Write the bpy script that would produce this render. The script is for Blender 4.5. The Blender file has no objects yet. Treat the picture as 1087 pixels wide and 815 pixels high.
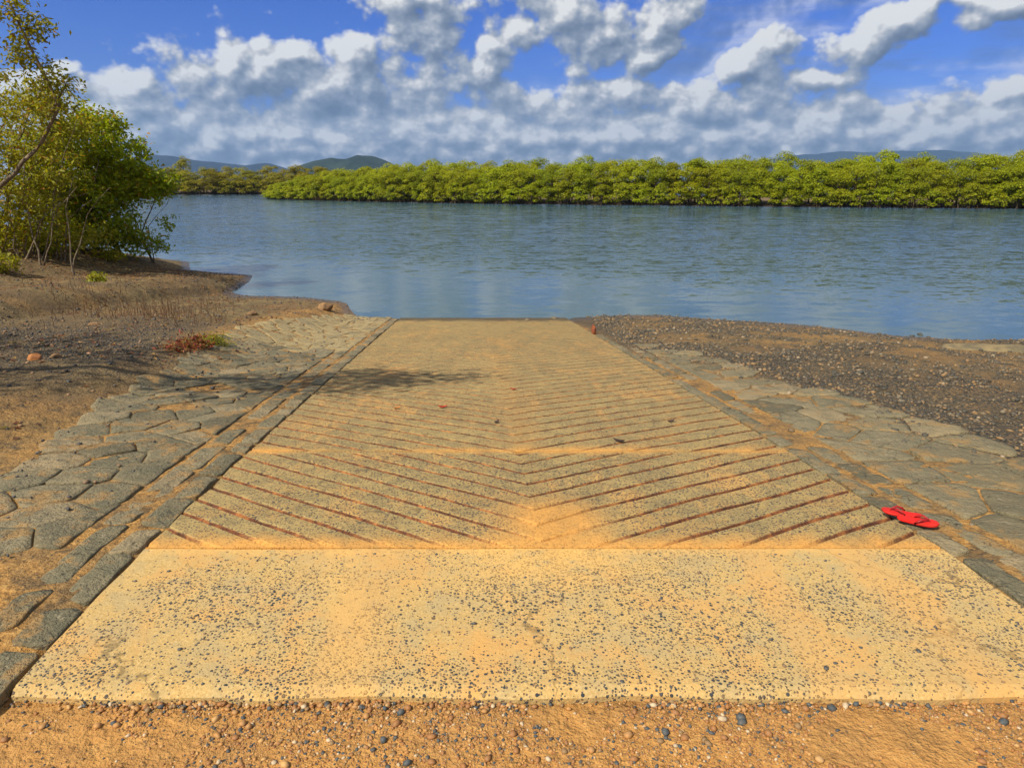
import bpy, math, random
import numpy as np
from mathutils import Vector, Matrix, noise as mn
R=math.radians
random.seed(7); rng=np.random.default_rng(7)
S=bpy.context.scene
COL=S.collection
CAMH=2.89; PITCH=R(16.3); FPX=725.0

# ---------------------------------------------------------------- helpers
def ray(px,py):
    x=(px-543.5)/FPX; u=-(py-407.5)/FPX
    return Vector((x, math.cos(PITCH)+u*math.sin(PITCH), -math.sin(PITCH)+u*math.cos(PITCH)))
def obj(name,verts,faces,mat=None,parent=None,smooth=False,kind=None,label=None,cat=None,group=None,loc=(0,0,0)):
    me=bpy.data.meshes.new(name)
    me.from_pydata(verts,[],faces); me.update()
    return link(name,me,mat,parent,smooth,kind,label,cat,group,loc)
def link(name,me,mat=None,parent=None,smooth=False,kind=None,label=None,cat=None,group=None,loc=(0,0,0)):
    o=bpy.data.objects.new(name,me); COL.objects.link(o)
    if mat: me.materials.append(mat)
    if smooth and me is not None:
        me.polygons.foreach_set('use_smooth',[True]*len(me.polygons))
    if parent: o.parent=parent
    o.location=loc
    tag(o,label,cat,group,kind)
    return o
def tag(o,label=None,cat=None,group=None,kind=None):
    if kind: o['kind']=kind
    if label: o['label']=label
    if cat: o['category']=cat
    if group: o['group']=group
def fastmesh(name,co,faces_n,nper):
    """co (V,3) array; faces_n (F,nper) int array"""
    me=bpy.data.meshes.new(name)
    V=len(co);F=len(faces_n)
    me.vertices.add(V); me.vertices.foreach_set('co',np.asarray(co,dtype=np.float32).ravel())
    me.loops.add(F*nper); me.loops.foreach_set('vertex_index',np.asarray(faces_n,dtype=np.int32).ravel())
    me.polygons.add(F); me.polygons.foreach_set('loop_start',np.arange(F,dtype=np.int32)*nper)
    me.update(calc_edges=True); me.validate()
    return me

# node expression wrapper -------------------------------------------------
class G:
    def __init__(s,tree): s.t=tree
    def n(s,typ,**kw):
        nd=s.t.nodes.new(typ)
        for k,v in kw.items(): setattr(nd,k,v)
        return nd
    def put(s,sock,v):
        if isinstance(v,bpy.types.NodeSocket): s.t.links.new(v,sock)
        elif v is not None:
            if sock.type=='RGBA' and len(v)==3: v=(*v,1)
            sock.default_value=v
    def m(s,op,a,b=None,c=None,clamp=False):
        nd=s.n('ShaderNodeMath',operation=op,use_clamp=clamp)
        s.put(nd.inputs[0],a)
        if b is not None: s.put(nd.inputs[1],b)
        if c is not None: s.put(nd.inputs[2],c)
        return nd.outputs[0]
    def vm(s,op,a,b=None,scale=None):
        nd=s.n('ShaderNodeVectorMath',operation=op); s.put(nd.inputs[0],a)
        if b is not None: s.put(nd.inputs[1],b)
        if scale is not None: s.put(nd.inputs['Scale'],scale)
        return nd.outputs['Value'] if op in('LENGTH','DOT_PRODUCT') else nd.outputs['Vector']
    def mapr(s,v,a,b,c=0.,d=1.,smooth=True):
        nd=s.n('ShaderNodeMapRange',interpolation_type='SMOOTHSTEP' if smooth else 'LINEAR')
        for i,x in enumerate((v,a,b,c,d)): s.put(nd.inputs[i],x)
        return nd.outputs[0]
    def mix(s,f,a,b,blend='MIX'):
        nd=s.n('ShaderNodeMix',data_type='RGBA',blend_type=blend)
        s.put(nd.inputs[0],f); s.put(nd.inputs[6],a); s.put(nd.inputs[7],b)
        return nd.outputs[2]
    def noise(s,vec,scale,detail=4,rough=.55,out='Fac',dist=0.,ntype='FBM'):
        nd=s.n('ShaderNodeTexNoise'); nd.noise_dimensions='3D'; nd.noise_type=ntype
        s.put(nd.inputs['Vector'],vec); s.put(nd.inputs['Scale'],scale); s.put(nd.inputs['Detail'],detail)
        s.put(nd.inputs['Roughness'],rough); s.put(nd.inputs['Distortion'],dist)
        return nd.outputs[out]
    def vor(s,vec,scale,feature='F1',out='Distance',rand=1.,detail=0.,smooth=None,rough=.5):
        nd=s.n('ShaderNodeTexVoronoi',feature=feature)
        s.put(nd.inputs['Vector'],vec); s.put(nd.inputs['Scale'],scale); s.put(nd.inputs['Randomness'],rand)
        if detail: s.put(nd.inputs['Detail'],detail); s.put(nd.inputs['Roughness'],rough)
        if smooth is not None: s.put(nd.inputs['Smoothness'],smooth)
        return nd.outputs[out]
    def ramp(s,f,stops):
        nd=s.n('ShaderNodeValToRGB'); cr=nd.color_ramp
        while len(cr.elements)<len(stops): cr.elements.new(.5)
        for e,(p,c) in zip(cr.elements,stops): e.position=p; e.color=(*c,1)
        s.put(nd.inputs[0],f); return nd.outputs[0]
    def bump(s,h,strength=1.,dist=.01,normal=None):
        nd=s.n('ShaderNodeBump'); s.put(nd.inputs['Height'],h); s.put(nd.inputs['Strength'],strength); s.put(nd.inputs['Distance'],dist)
        if normal: s.put(nd.inputs['Normal'],normal)
        return nd.outputs[0]
    def map(s,vec,loc=(0,0,0),rot=(0,0,0),scale=(1,1,1),typ='POINT'):
        nd=s.n('ShaderNodeMapping',vector_type=typ); s.put(nd.inputs[0],vec)
        s.put(nd.inputs[1],loc); s.put(nd.inputs[2],rot); s.put(nd.inputs[3],scale); return nd.outputs[0]
    def pos(s): return s.n('ShaderNodeNewGeometry').outputs['Position']
    def objc(s): return s.n('ShaderNodeTexCoord').outputs['Object']
    def isl(s): return s.n('ShaderNodeNewGeometry').outputs['Random Per Island']
    def orand(s): return s.n('ShaderNodeObjectInfo').outputs['Random']
    def attr(s,name): 
        nd=s.n('ShaderNodeAttribute',attribute_name=name); return nd.outputs['Fac']
def material(name):
    m=bpy.data.materials.new(name); m.use_nodes=True; m.node_tree.nodes.clear()
    g=G(m.node_tree); return m,g
def finish(g,color,rough=.9,normal=None,spec=.3,extra=None,ior=None):
    p=g.n('ShaderNodeBsdfPrincipled'); g.put(p.inputs['Base Color'],color); g.put(p.inputs['Roughness'],rough)
    g.put(p.inputs['Specular IOR Level'],spec)
    if ior: g.put(p.inputs['IOR'],ior)
    if normal: g.put(p.inputs['Normal'],normal)
    out=g.n('ShaderNodeOutputMaterial'); g.t.links.new(p.outputs[0],out.inputs[0]); return p,out

# ---------------------------------------------------------------- terrain functions
PROF=[(-80,1.29),(1.82,1.29),(2.83,1.26),(4.36,1.12),(7.35,.82),(15.2,0),(60,-4.7)]
def prof(y):
    return float(np.interp(y,[p[0] for p in PROF],[p[1] for p in PROF]))
def rc(y): return .21-.0643*(y-1.82)           # ramp centre x at y
HW=1.86
SHX=[-60,-30,-18.3,-15.5,-12.5,-11.3,-9.6,-8.6,-8.1,-7.8,-7.2,-5.5,-4.2,-3.5,-2.5,.7,3.4,6.2,7.6,9.8,20,60]
SHY=[34,31,28.6,28.9,26.5,23.4,22.9,22.6,21.0,18.9,18.4,18.1,17.3,15.5,15.25,15.7,15.5,14.4,13.3,12.6,9.5,4]
def shore(x): return float(np.interp(x,SHX,SHY))
ISL=[(-50.2,145.8),(-44.4,137),(-22,118),(0,105),(20.5,98),(43,90.1),(61.7,85),(95,78),(160,66)]
def H(x,y):
    """land height"""
    if y<60:
        d=15.2-(shore(x)-y)
        u=abs(x-rc(y)); lb=min(1,max(0,(u-HW)/1.8)); lb=lb*lb*(3-2*lb)
        h=prof(y+(d-y)*lb)
        # bank mound under the bushes on the left
        m=math.exp(-((x+14.5)/3.2)**2-((y-21.5)/3.2)**2)
        h+=.42*m
        l=min(1,max(0,(u-2.6)/1.6))
        n=mn.fractal(Vector((x*.55,y*.55,3.1)),1.0,2.0,5)
        h+=l*n*.07*min(1,max(.12,h*2))
        h+=l*.035*mn.fractal(Vector((x*2.1,y*2.1,13.)),.9,2.,4)*min(1,max(.15,h*2))
        n2=mn.noise(Vector((x*4.2,y*4.2,9.)))
        h+=min(1,max(0,(u-1.9)/.3))*n2*.008
        if x>5: h+=.13*math.exp(-((x-9.0)/1.0)**2-((y-11.9)/.45)**2)
        return h
    h=-3.0
    d=islandd(x,y)
    if d>-4: h=max(h,min(.5,-.05+.12*d))
    if x<-45 and y>185:
        h=max(h,min(1.,.05+.1*(y-(197+.1*(x+80)))))
    if y>700: h=max(h,min(1.5,(y-700)*.01))
    return h
def islandd(x,y):
    f=float(np.interp(x,[p[0] for p in ISL],[p[1] for p in ISL]))
    d=(y-f)*.84
    d=min(d,(x+49-(y-145)*-.02))
    d=min(d,(f+70)-y)
    return d

# ---------------------------------------------------------------- materials
def mat_ground():
    m,g=material('beach_ground'); P=g.pos()
    big=g.noise(P,.8,5,.6); mid=g.noise(P,4.,5,.65); fine=g.noise(P,38.,4,.7)
    mud=g.ramp(mid,[(.28,(.085,.058,.022)),(.5,(.18,.125,.050)),(.72,(.33,.22,.085))])
    mud=g.mix(g.mapr(big,.4,.6),mud,(.15,.095,.04))
    sandc=g.ramp(fine,[(.3,(.20,.10,.028)),(.5,(.42,.21,.05)),(.72,(.62,.37,.12))])
    sandc=g.mix(g.mapr(g.noise(P,2.3,6,.7),.42,.62,0,.75),sandc,g.mix(fine,(.12,.075,.03),(.27,.17,.07)))
    col=g.mix(g.attr('sand'),mud,sandc)
    deb=g.mapr(g.noise(P,6.5,7,.75),.52,.62); col=g.mix(g.m('MULTIPLY',deb,.7),col,(.075,.055,.03))
    z0=g.n('ShaderNodeSeparateXYZ'); g.put(z0.inputs[0],P); trk=g.mapr(z0.outputs[1],1.8,2.0,1.,0.); col=g.mix(g.m('MULTIPLY',trk,.65),col,g.mix(fine,(.38,.16,.04),(.68,.36,.10)))
    vc=g.vor(P,46.,out='Color')
    gravc=g.ramp(g.n('ShaderNodeSeparateColor').outputs[0],[(0,(.025,.027,.022)),(.5,(.07,.062,.045)),(.8,(.17,.12,.06)),(1,(.3,.17,.07))])
    # fix the separate colour link
    sep=gravc.node.inputs[0].links[0].from_node; g.put(sep.inputs[0],vc)
    col=g.mix(g.m('MULTIPLY',g.attr('gravel'),g.mapr(mid,.3,.5,.55,1.)),col,gravc)
    spk=g.mapr(g.vor(P,30.),.10,.22,1,0)
    spk=g.m('MULTIPLY',spk,g.mapr(g.noise(P,2.2,2),.45,.6))
    col=g.mix(spk,col,(.05,.045,.04))
    z=g.n('ShaderNodeSeparateXYZ'); g.put(z.inputs[0],P)
    wet=g.mapr(g.m('ADD',z.outputs[2],g.m('MULTIPLY',big,.14)),.10,.22,1,0)
    col=g.mix(g.m('MULTIPLY',wet,.55),col,(.05,.035,.022))
    vd=g.vor(P,46.)
    h=g.m('ADD',g.m('MULTIPLY',fine,.6),g.m('MULTIPLY',g.m('MULTIPLY',vd,-1.2),g.attr('gravel')))
    h=g.m('ADD',h,g.m('ADD',g.m('MULTIPLY',mid,2.2),g.m('MULTIPLY',g.noise(P,13.,5,.7),1.3)))
    nb=g.bump(h,1.,.026)
    finish(g,col,g.mapr(wet,0,1,.92,.3),nb,.35)
    return m
def mat_concrete(name,ribbed):
    m,g=material(name); P=g.pos()
    big=g.noise(P,1.1,5,.6); mid=g.noise(g.map(P,scale=(6,2,3)),1.,5,.6); fine=g.noise(P,120.,3,.7)
    base=g.ramp(fine,[(.25,(.33,.22,.08)),(.5,(.53,.345,.12)),(.8,(.72,.52,.23))])
    if ribbed: base=g.mix(.6,base,(.30,.225,.085))
    mot=g.noise(P,7.5,6,.68); base=g.mix(g.mapr(mot,.42,.62,0,.55),base,(.40,.31,.155) if not ribbed else (.22,.17,.075))
    mot2=g.noise(P,3.1,6,.7); base=g.mix(g.mapr(mot2,.50,.64,0,.65),base,(.60,.33,.10) if not ribbed else (.42,.25,.08))
    hair=g.vor(g.vm('ADD',P,g.vm('SCALE',g.noise(P,3.,4,.6,out='Color'),scale=.5)),.55,'DISTANCE_TO_EDGE')
    base=g.mix(g.mapr(hair,.0,.006,.6,0.),base,(.12,.075,.03))
    # exposed aggregate
    def peb(scale,th,dens,seed):
        v=g.map(P,loc=(seed,seed*.7,seed*.3))
        nd=g.n('ShaderNodeTexVoronoi'); g.put(nd.inputs['Vector'],v); g.put(nd.inputs['Scale'],scale)
        sc=g.n('ShaderNodeSeparateColor'); g.put(sc.inputs[0],nd.outputs['Color'])
        keep=g.mapr(sc.outputs[0],g.m('SUBTRACT',1.,dens),g.m('ADD',g.m('SUBTRACT',1.,dens),.02))
        rad=g.m('MULTIPLY',th,g.m('ADD',.55,g.m('MULTIPLY',sc.outputs[2],.6)))
        dot=g.mapr(nd.outputs['Distance'],g.m('MULTIPLY',rad,.75),rad,1,0)
        return g.m('MULTIPLY',keep,dot),sc.outputs[1]
    patch=g.mapr(g.noise(P,1.7,5,.65),.38,.60,.12,1.2) if not ribbed else g.mapr(big,.3,.55,.55,1.)
    p1,c1=peb(60.,.40,g.m('MULTIPLY',patch,.85 if ribbed else .62),3.3)
    p2,c2=peb(105.,.44,g.m('MULTIPLY',patch,.9 if ribbed else .60),11.7)
    sand=g.mapr(g.m('ADD',g.m('MULTIPLY',mid,.55),g.m('MULTIPLY',big,.45)),.5,.64)
    col=g.mix(g.m('MULTIPLY',sand,.6),base,(.62,.33,.09))
    pc=g.ramp(c1,[(0,(.03,.04,.05)),(.5,(.08,.08,.08)),(.75,(.17,.10,.05)),(1,(.34,.26,.15))])
    pc2=g.ramp(c2,[(0,(.05,.055,.06)),(.5,(.11,.10,.09)),(.85,(.22,.12,.06)),(1,(.4,.32,.2))])
    col=g.mix(p2,col,pc2); col=g.mix(p1,col,pc)
    if ribbed:
        # blown sand patches near the joints (real sand lying on the slab)
        col=g.mix(g.m('MULTIPLY',g.attr('sand'),g.mapr(g.noise(P,14.,4,.7),.15,.45)),col,g.mix(fine,(.50,.22,.045),(.86,.45,.11)))
        z=g.n('ShaderNodeSeparateXYZ'); g.put(z.inputs[0],P)
        algae=g.mapr(z.outputs[2],.1,.95,.4,0)
        col=g.mix(algae,col,(.30,.21,.075))
        wear=g.mapr(g.noise(g.map(P,scale=(1.6,.5,1)),1.3,6,.7),.45,.62,0,.22)
        col=g.mix(wear,col,(.16,.125,.065))
        gr=g.attr('groove')
        dirt=g.ramp(g.noise(P,9.,4,.7),[(.30,(.03,.014,.009)),(.5,(.15,.05,.02)),(.68,(.44,.17,.045))])
        gn=g.noise(P,26.,5,.75); gn2=g.noise(P,5.,4,.6)
        gm_=g.mapr(g.m('SUBTRACT',g.m('ADD',gr,g.m('MULTIPLY',gn2,.35)),g.m('MULTIPLY',gn,.72)),-.08,.42)
        gm_=g.m('MULTIPLY',gm_,g.mapr(gr,.03,.2))
        gm_=g.m('MULTIPLY',gm_,g.m('SUBTRACT',1.,g.m('MULTIPLY',g.attr('sand'),.85)))
        col=g.mix(gm_,col,dirt)
        wet=g.mapr(g.m('ADD',z.outputs[2],g.m('MULTIPLY',g.noise(P,2.5,5,.7),.16)),.12,.20,1,0)
        col=g.mix(g.m('MULTIPLY',wet,.85),col,(.07,.055,.035))
    else:
        col=g.mix(g.m('MULTIPLY',g.attr('sand'),g.mapr(g.noise(P,12.,4,.7),.3,.55)),col,(.72,.42,.12))
        # drag streaks down the slab
        st=g.mapr(g.noise(g.map(P,scale=(3.2,.35,1)),1.,3,.5),.52,.66)
        col=g.mix(g.m('MULTIPLY',st,.5),col,(.60,.34,.11))
    h=g.m('ADD',g.m('MULTIPLY',fine,.5),g.m('ADD',g.m('MULTIPLY',p1,.9),g.m('MULTIPLY',p2,.5)))
    h=g.m('ADD',h,g.m('MULTIPLY',g.noise(P,14.,4,.6),1.0))
    finish(g,col,.85,g.bump(h,1.,.006),.3)
    return m
def mat_stone():
    m,g=material('paving_stone'); P=g.pos()
    r=g.isl(); n=g.noise(P,6.,6,.65); f=g.noise(P,60.,3,.7)
    c=g.ramp(r,[(0,(.155,.125,.070)),(.35,(.21,.175,.10)),(.7,(.27,.22,.125)),(1,(.35,.26,.14))])
    c=g.mix(g.mapr(n,.35,.7,0,.6),c,(.12,.118,.075))
    c=g.mix(g.mapr(f,.5,.72,0,.55),c,(.07,.066,.045))
    c=g.mix(g.mapr(g.noise(P,22.,5,.7),.55,.68,0,.55),c,(.36,.30,.19))
    s=g.mapr(g.noise(P,4.2,6,.72),.51,.62)
    c=g.mix(g.m('MULTIPLY',s,.7),c,g.mix(f,(.24,.13,.045),(.52,.30,.10)))
    cr=g.mapr(g.vor(g.vm('ADD',P,g.vm('SCALE',g.noise(P,8.,3,.6,out='Color'),scale=.12)),7.,'DISTANCE_TO_EDGE'),0.,.025,.8,0.)
    c=g.mix(g.m('MULTIPLY',cr,g.mapr(n,.45,.55)),c,(.045,.035,.022))
    c=g.mix(g.attr('tan'),c,g.mix(n,(.30,.22,.10),(.42,.33,.17)))
    h=g.m('ADD',g.m('MULTIPLY',n,2.6),g.m('MULTIPLY',f,.9))
    h=g.m('ADD',h,g.m('MULTIPLY',g.noise(P,18.,5,.7),1.6))
    finish(g,c,.9,g.bump(h,1.,.016),.25); return m
def mat_pebble(name,stops):
    m,g=material(name); c=g.ramp(g.isl(),stops)
    c.node.color_ramp.interpolation='CONSTANT'
    n=g.noise(g.pos(),90.,3,.6); c=g.mix(g.mapr(n,.3,.7,0,.4),c,(.2,.15,.1))
    finish(g,c,.65,None,.4); return m
def mat_leaf(name,stops,trans=.35,objvar=0.):
    m,g=material(name)
    r=g.isl(); c=g.ramp(r,stops)
    if objvar:
        o=g.orand()
        hs=g.n('ShaderNodeHueSaturation')
        g.put(hs.inputs['Hue'],g.m('ADD',.5-objvar*.008,g.m('MULTIPLY',o,objvar*.022)))
        g.put(hs.inputs['Value'],g.mapr(g.m('FRACT',g.m('MULTIPLY',o,7.31)),0,1,1-.16*objvar,1+.20*objvar,smooth=False))
        g.put(hs.inputs['Color'],c); c=hs.outputs[0]
    p=g.n('ShaderNodeBsdfPrincipled'); g.put(p.inputs['Base Color'],c); g.put(p.inputs['Roughness'],.5); g.put(p.inputs['Specular IOR Level'],.3)
    t=g.n('ShaderNodeBsdfTranslucent'); g.put(t.inputs[0],g.mix(1.,c,(1.4,1.3,.5),'MULTIPLY'))
    mx=g.n('ShaderNodeMixShader'); mx.inputs[0].default_value=trans
    g.t.links.new(p.outputs[0],mx.inputs[1]); g.t.links.new(t.outputs[0],mx.inputs[2])
    out=g.n('ShaderNodeOutputMaterial'); g.t.links.new(mx.outputs[0],out.inputs[0]); return m
def mat_simple(name,col,rough=.8,var=None,scale=20.,bump=.004,spec=.3):
    m,g=material(name); P=g.objc(); n=g.noise(P,scale,5,.6)
    c=g.mix(g.mapr(n,.3,.7),col,var if var else tuple(x*.7 for x in col))
    finish(g,c,rough,g.bump(n,1.,bump),spec); return m
M_ground=mat_ground()
M_apron=mat_concrete('smooth_concrete',False); M_ramp=mat_concrete('ribbed_concrete',True)
M_stone=mat_stone()
M_pd=mat_pebble('dark_pebbles',[(0,(.035,.036,.028)),(.22,(.07,.062,.042)),(.42,(.04,.044,.036)),(.54,(.14,.095,.045)),(.70,(.26,.15,.055)),(.86,(.19,.15,.09)),(.97,(.34,.26,.16))])
M_pb=mat_pebble('track_pebbles',[(0,(.34,.14,.035)),(.3,(.48,.23,.06)),(.55,(.05,.07,.08)),(.65,(.28,.16,.06)),(.78,(.56,.31,.10)),(.89,(.035,.05,.06)),(.95,(.58,.44,.27))])
M_bark=mat_simple('grey_bark',(.24,.185,.12),.9,(.11,.08,.05),9.,.02)
M_wood=mat_simple('mangrove_bark',(.12,.085,.05),.9,(.06,.045,.03),2.,.05)
M_leaf_far=mat_leaf('mangrove_leaf',[(0,(.17,.21,.006)),(.35,(.26,.30,.007)),(.7,(.34,.37,.009)),(1,(.45,.41,.012))],.45,1.)
M_leaf_bank=mat_leaf('bank_leaf',[(0,(.14,.15,.01)),(.4,(.24,.23,.012)),(.8,(.32,.28,.02)),(1,(.42,.30,.03))],.42,1.)
M_leaf_olive=mat_leaf('olive_leaf',[(0,(.18,.19,.012)),(.4,(.29,.29,.015)),(.8,(.36,.33,.02)),(.93,(.30,.24,.025)),(1,(.42,.2,.03))],.45,.4)
M_leaf_green=mat_leaf('green_leaf',[(0,(.18,.24,.006)),(.4,(.28,.36,.007)),(.75,(.38,.42,.010)),(.93,(.34,.30,.014)),(1,(.48,.24,.02))],.48,.4)

# ---------------------------------------------------------------- ground sheet
def axis(lo,hi,step,far_lo,far_hi,growth=1.18):
    a=list(np.arange(lo,hi+1e-6,step)); s=step; x=hi
    while x<far_hi: s*=growth; x+=s; a.append(x)
    s=step; x=lo; b=[]
    while x>far_lo: s*=growth; x-=s; b.append(x)
    return np.array(b[::-1]+a)
XS=axis(-20,13,.10,-9000,9000,1.22); YS=axis(.9,29,.10,-400,9500,1.07)
GRAV_R=[(1.7,15.5),(1.75,13),(1.85,10.5),(2.5,9),(2.9,7),(3.1,5.5),(3.3,2),(6,1),(14,-3),(16,12),(6.5,14),(3,15.5)]
def sgn(a,b): return 1/(1+math.exp(-max(-30,min(30,a/b))))
def zones(x,y):
    u=x-rc(y)
    n=mn.fractal(Vector((x*.9,y*.9,20)),1.,2.,4); n2=mn.fractal(Vector((x*2.5,y*2.5,40)),1.,2.,4)
    gravel=0.;sand=0.
    if y<1.9:
        sand=.8; gravel=.1
    if u>0:
        edge=np.interp(y,[1.5,6,8,10,16],[3.0,3.0,2.6,1.95,1.8])
        gravel=sgn(u-edge+.2*n,.08)
        band=sgn(n-.06-.0*y,.06)*sgn(y-8.5,.8)   # sandy tongues near the water
        gravel*=1-.85*band*sgn(u-2.6,.3)
        gravel*=1-.62*sgn(x-4.8+.8*n+.12*(y-6),.6)*sgn(n2+.05,.08)
        sand=1-sgn(u-edge-.15,.1)
        sand=max(sand,.55*band,.5*sgn(x-4.8,.6)*sgn(n2+.05,.08))
        if y<2: gravel*=.5
    else:
        oe=np.interp(y,[1.5,3.6,5.4,7.4,9.5,12,15],[3.2,3.1,3.45,3.6,4.1,4.2,3.6])
        sand=1-sgn(-u-oe-.1+.3*n,.12)
        sand=max(sand,.35*sgn(n-.3,.08),.75*(1-sgn(y-5.2+.9*n,.3)))
        # dark gravel wash running diagonally along the paving
        cy=np.interp(-u,[3.2,5,8,12],[8.7,8.6,7.6,9])
        gravel=sgn(-u-oe-.2,.15)*min(1,1.3*math.exp(-((y-cy-.8*n)/2.3)**2))*(.55+.45*sgn(n2+.1,.1))
        if y<2: gravel*=.3; sand=.8
    if abs(u)<HW: sand=1.
    return max(0,min(1,gravel)),max(0,min(1,sand))
def build_ground():
    nx,ny=len(XS),len(YS)
    co=np.zeros((ny,nx,3)); gv=np.zeros((ny,nx)); sd=np.zeros((ny,nx))
    for j,y in enumerate(YS):
        for i,x in enumerate(XS):
            near=(-45<x<40 and -10<y<45)
            if near:
                z=H(x,y); u=abs(x-rc(y))
                if u<HW-.06 and y>1.93: z=prof(y)-.12
                elif u<HW+.1 and y>1.93: z=min(z,prof(y)-.015)
                elif y<=1.93: z-=.042
                gv[j,i],sd[j,i]=zones(x,y)
            else:
                z=H(x,y)
            co[j,i]=(x,y,z)
    idx=np.arange(nx*ny).reshape(ny,nx)
    f=np.stack([idx[:-1,:-1],idx[:-1,1:],idx[1:,1:],idx[1:,:-1]],-1).reshape(-1,4)
    me=fastmesh('ground',co.reshape(-1,3),f,4)
    for nm,a in(('gravel',gv),('sand',sd)):
        at=me.attributes.new(nm,'FLOAT','POINT'); at.data.foreach_set('value',a.ravel().astype(np.float32))
    link('ground',me,M_ground,smooth=True,kind='structure')
build_ground()

# ---------------------------------------------------------------- concrete apron and ribbed ramp
def slab(name,us,rows,zf,mat,attrs,kind='structure',skirt=.3):
    """rows: list of arrays of (x,y,z) grid; add skirts"""
    ny=len(rows); nx=len(rows[0]); co=[p for r in rows for p in r]
    faces=[(j*nx+i,j*nx+i+1,(j+1)*nx+i+1,(j+1)*nx+i) for j in range(ny-1) for i in range(nx-1)]
    border=[i for i in range(nx)]+[j*nx+nx-1 for j in range(1,ny)]+[(ny-1)*nx+i for i in range(nx-2,-1,-1)]+[j*nx for j in range(ny-2,0,-1)]
    b0=len(co)
    for k in border: x,y,z=co[k]; co.append((x,y,z-skirt))
    n=len(border)
    for k in range(n): faces.append((border[k],b0+k,b0+(k+1)%n,border[(k+1)%n]))
    me=bpy.data.meshes.new(name); me.from_pydata(co,[],faces); 
    for nm,a in attrs.items():
        at=me.attributes.new(nm,'FLOAT','POINT'); at.data.foreach_set('value',np.array(list(a)+[0.]*n,dtype=np.float32))
    me.update(); return link(name,me,mat,kind=kind)
FE=1.868   # front edge of the apron
us=np.linspace(-HW,HW,75)
def edgewob(u,y):
    return .018*mn.noise(Vector((y*3.1,u*50,1.))) if abs(u)>HW-.01 else 0
rows=[];sd=[]
ys=np.concatenate([[FE,FE+.015,FE+.04],np.linspace(FE+.08,2.84,26)])
for y in ys:
    r=[]
    for u in us:
        yy=y
        if y<FE+.03: yy+=.022*mn.fractal(Vector((u*2.3,5,0)),1.,2.,5)+.006*mn.noise(Vector((u*45,2,0)))
        z=prof(max(yy,1.82))+.004*mn.noise(Vector((u*2,yy*2,0)))-(.022 if y<FE+.01 else (.006 if y<FE+.02 else 0))
        r.append((rc(yy)+u+edgewob(u,yy),yy,z))
        s=math.exp(-((y-2.83)/.03)**2)*.8+.75*math.exp(-((u-.0)/.42)**2-((y-2.72)/.18)**2)
        s+=.5*math.exp(-((u+.95+.25*(y-2.8))/.09)**2)
        sd.append(min(1,s))
    rows.append(r)
slab('concrete_apron',us,rows,None,M_apron,{'sand':sd})
# ribbed slab: grid lines follow the chevron grooves
def ribbed(name,y0,y1,sp,kl,kr,depth,joint0,seed):
    us2=np.linspace(-HW,HW,61); ks=max(kl,kr)*HW
    ss=[]; prof_g=[(0,0,0),(.15,0,0),(.19,.55,.6),(.225,1,1),(.28,1,1),(.33,.35,.55),(.40,0,0)]
    s=y0-ks
    nrow=0
    gl=[]
    while s<y1+.01:
        for t,dp,gm in prof_g: ss.append(s+t*sp); gl.append((dp,gm,nrow))
        s+=sp; nrow+=1
    rows=[];gr=[];sd=[]
    for s,(dp,gm,k) in zip(ss,gl):
        r=[]
        for u in us2:
            kk=kl if u<0 else kr
            wob=.02*mn.noise(Vector((u*1.7,k*3.7,seed)))
            y=s+kk*abs(u)**.97+wob
            c=min(max(y,y0),y1)
            vis=.55+.75*mn.noise(Vector((u*1.3,k*1.9+seed,5)))
            fade=min(1,abs(c-y0)/.04)*min(1,abs(c-y1)/.04)
            if u<0 and 4.3<y0: vis*=.9
            vis=max(.45,min(1,vis+.55)); 
            if c!=y: fade=0
            z=prof(c)+.003*mn.noise(Vector((u*3,c*3,seed)))-depth*dp*fade*vis*(.55+.6*max(0,.5+mn.fractal(Vector((u*6,k*2.3,seed)),1.,2.,3)))
            r.append((rc(c)+u+edgewob(u,c),c,z))
            gr.append(gm*fade*vis)
            jn=.55+1.1*mn.fractal(Vector((u*1.6,c*.5,3)),1.,2.,3); js=math.exp(-((c-y0)/(.02+.06*max(0,jn)))**2)*max(.2,min(1,jn+.2)) + (math.exp(-((c-y1)/.03)**2)*max(0,jn)*.8 if joint0 else 0)
            js+=(1.5*math.exp(-((c-y0)/.085)**2)*(.75+.5*jn) if joint0 else 0)+1.6*math.exp(-((u-.13)/.19)**2-((c-3.2)/.2)**2)+.5*math.exp(-((u+.02)/.16)**2)*math.exp(-((c-3)/.4)**2)
            js+=.30*math.exp(-((u-.05)/.12)**2)*(c>4.4)*max(0,1-(c-4.4)/6)
            sd.append(max(0,min(1,js)))
        rows.append(r)
    return slab(name,us2,rows,None,M_ramp,{'groove':gr,'sand':sd})
ribbed('boat_ramp',2.852,4.40,.20,.74,.60,.020,True,1.)
ribbed('lower_boat_ramp',4.412,18.0,.22,.62,.56,.020,False,7.)

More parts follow.
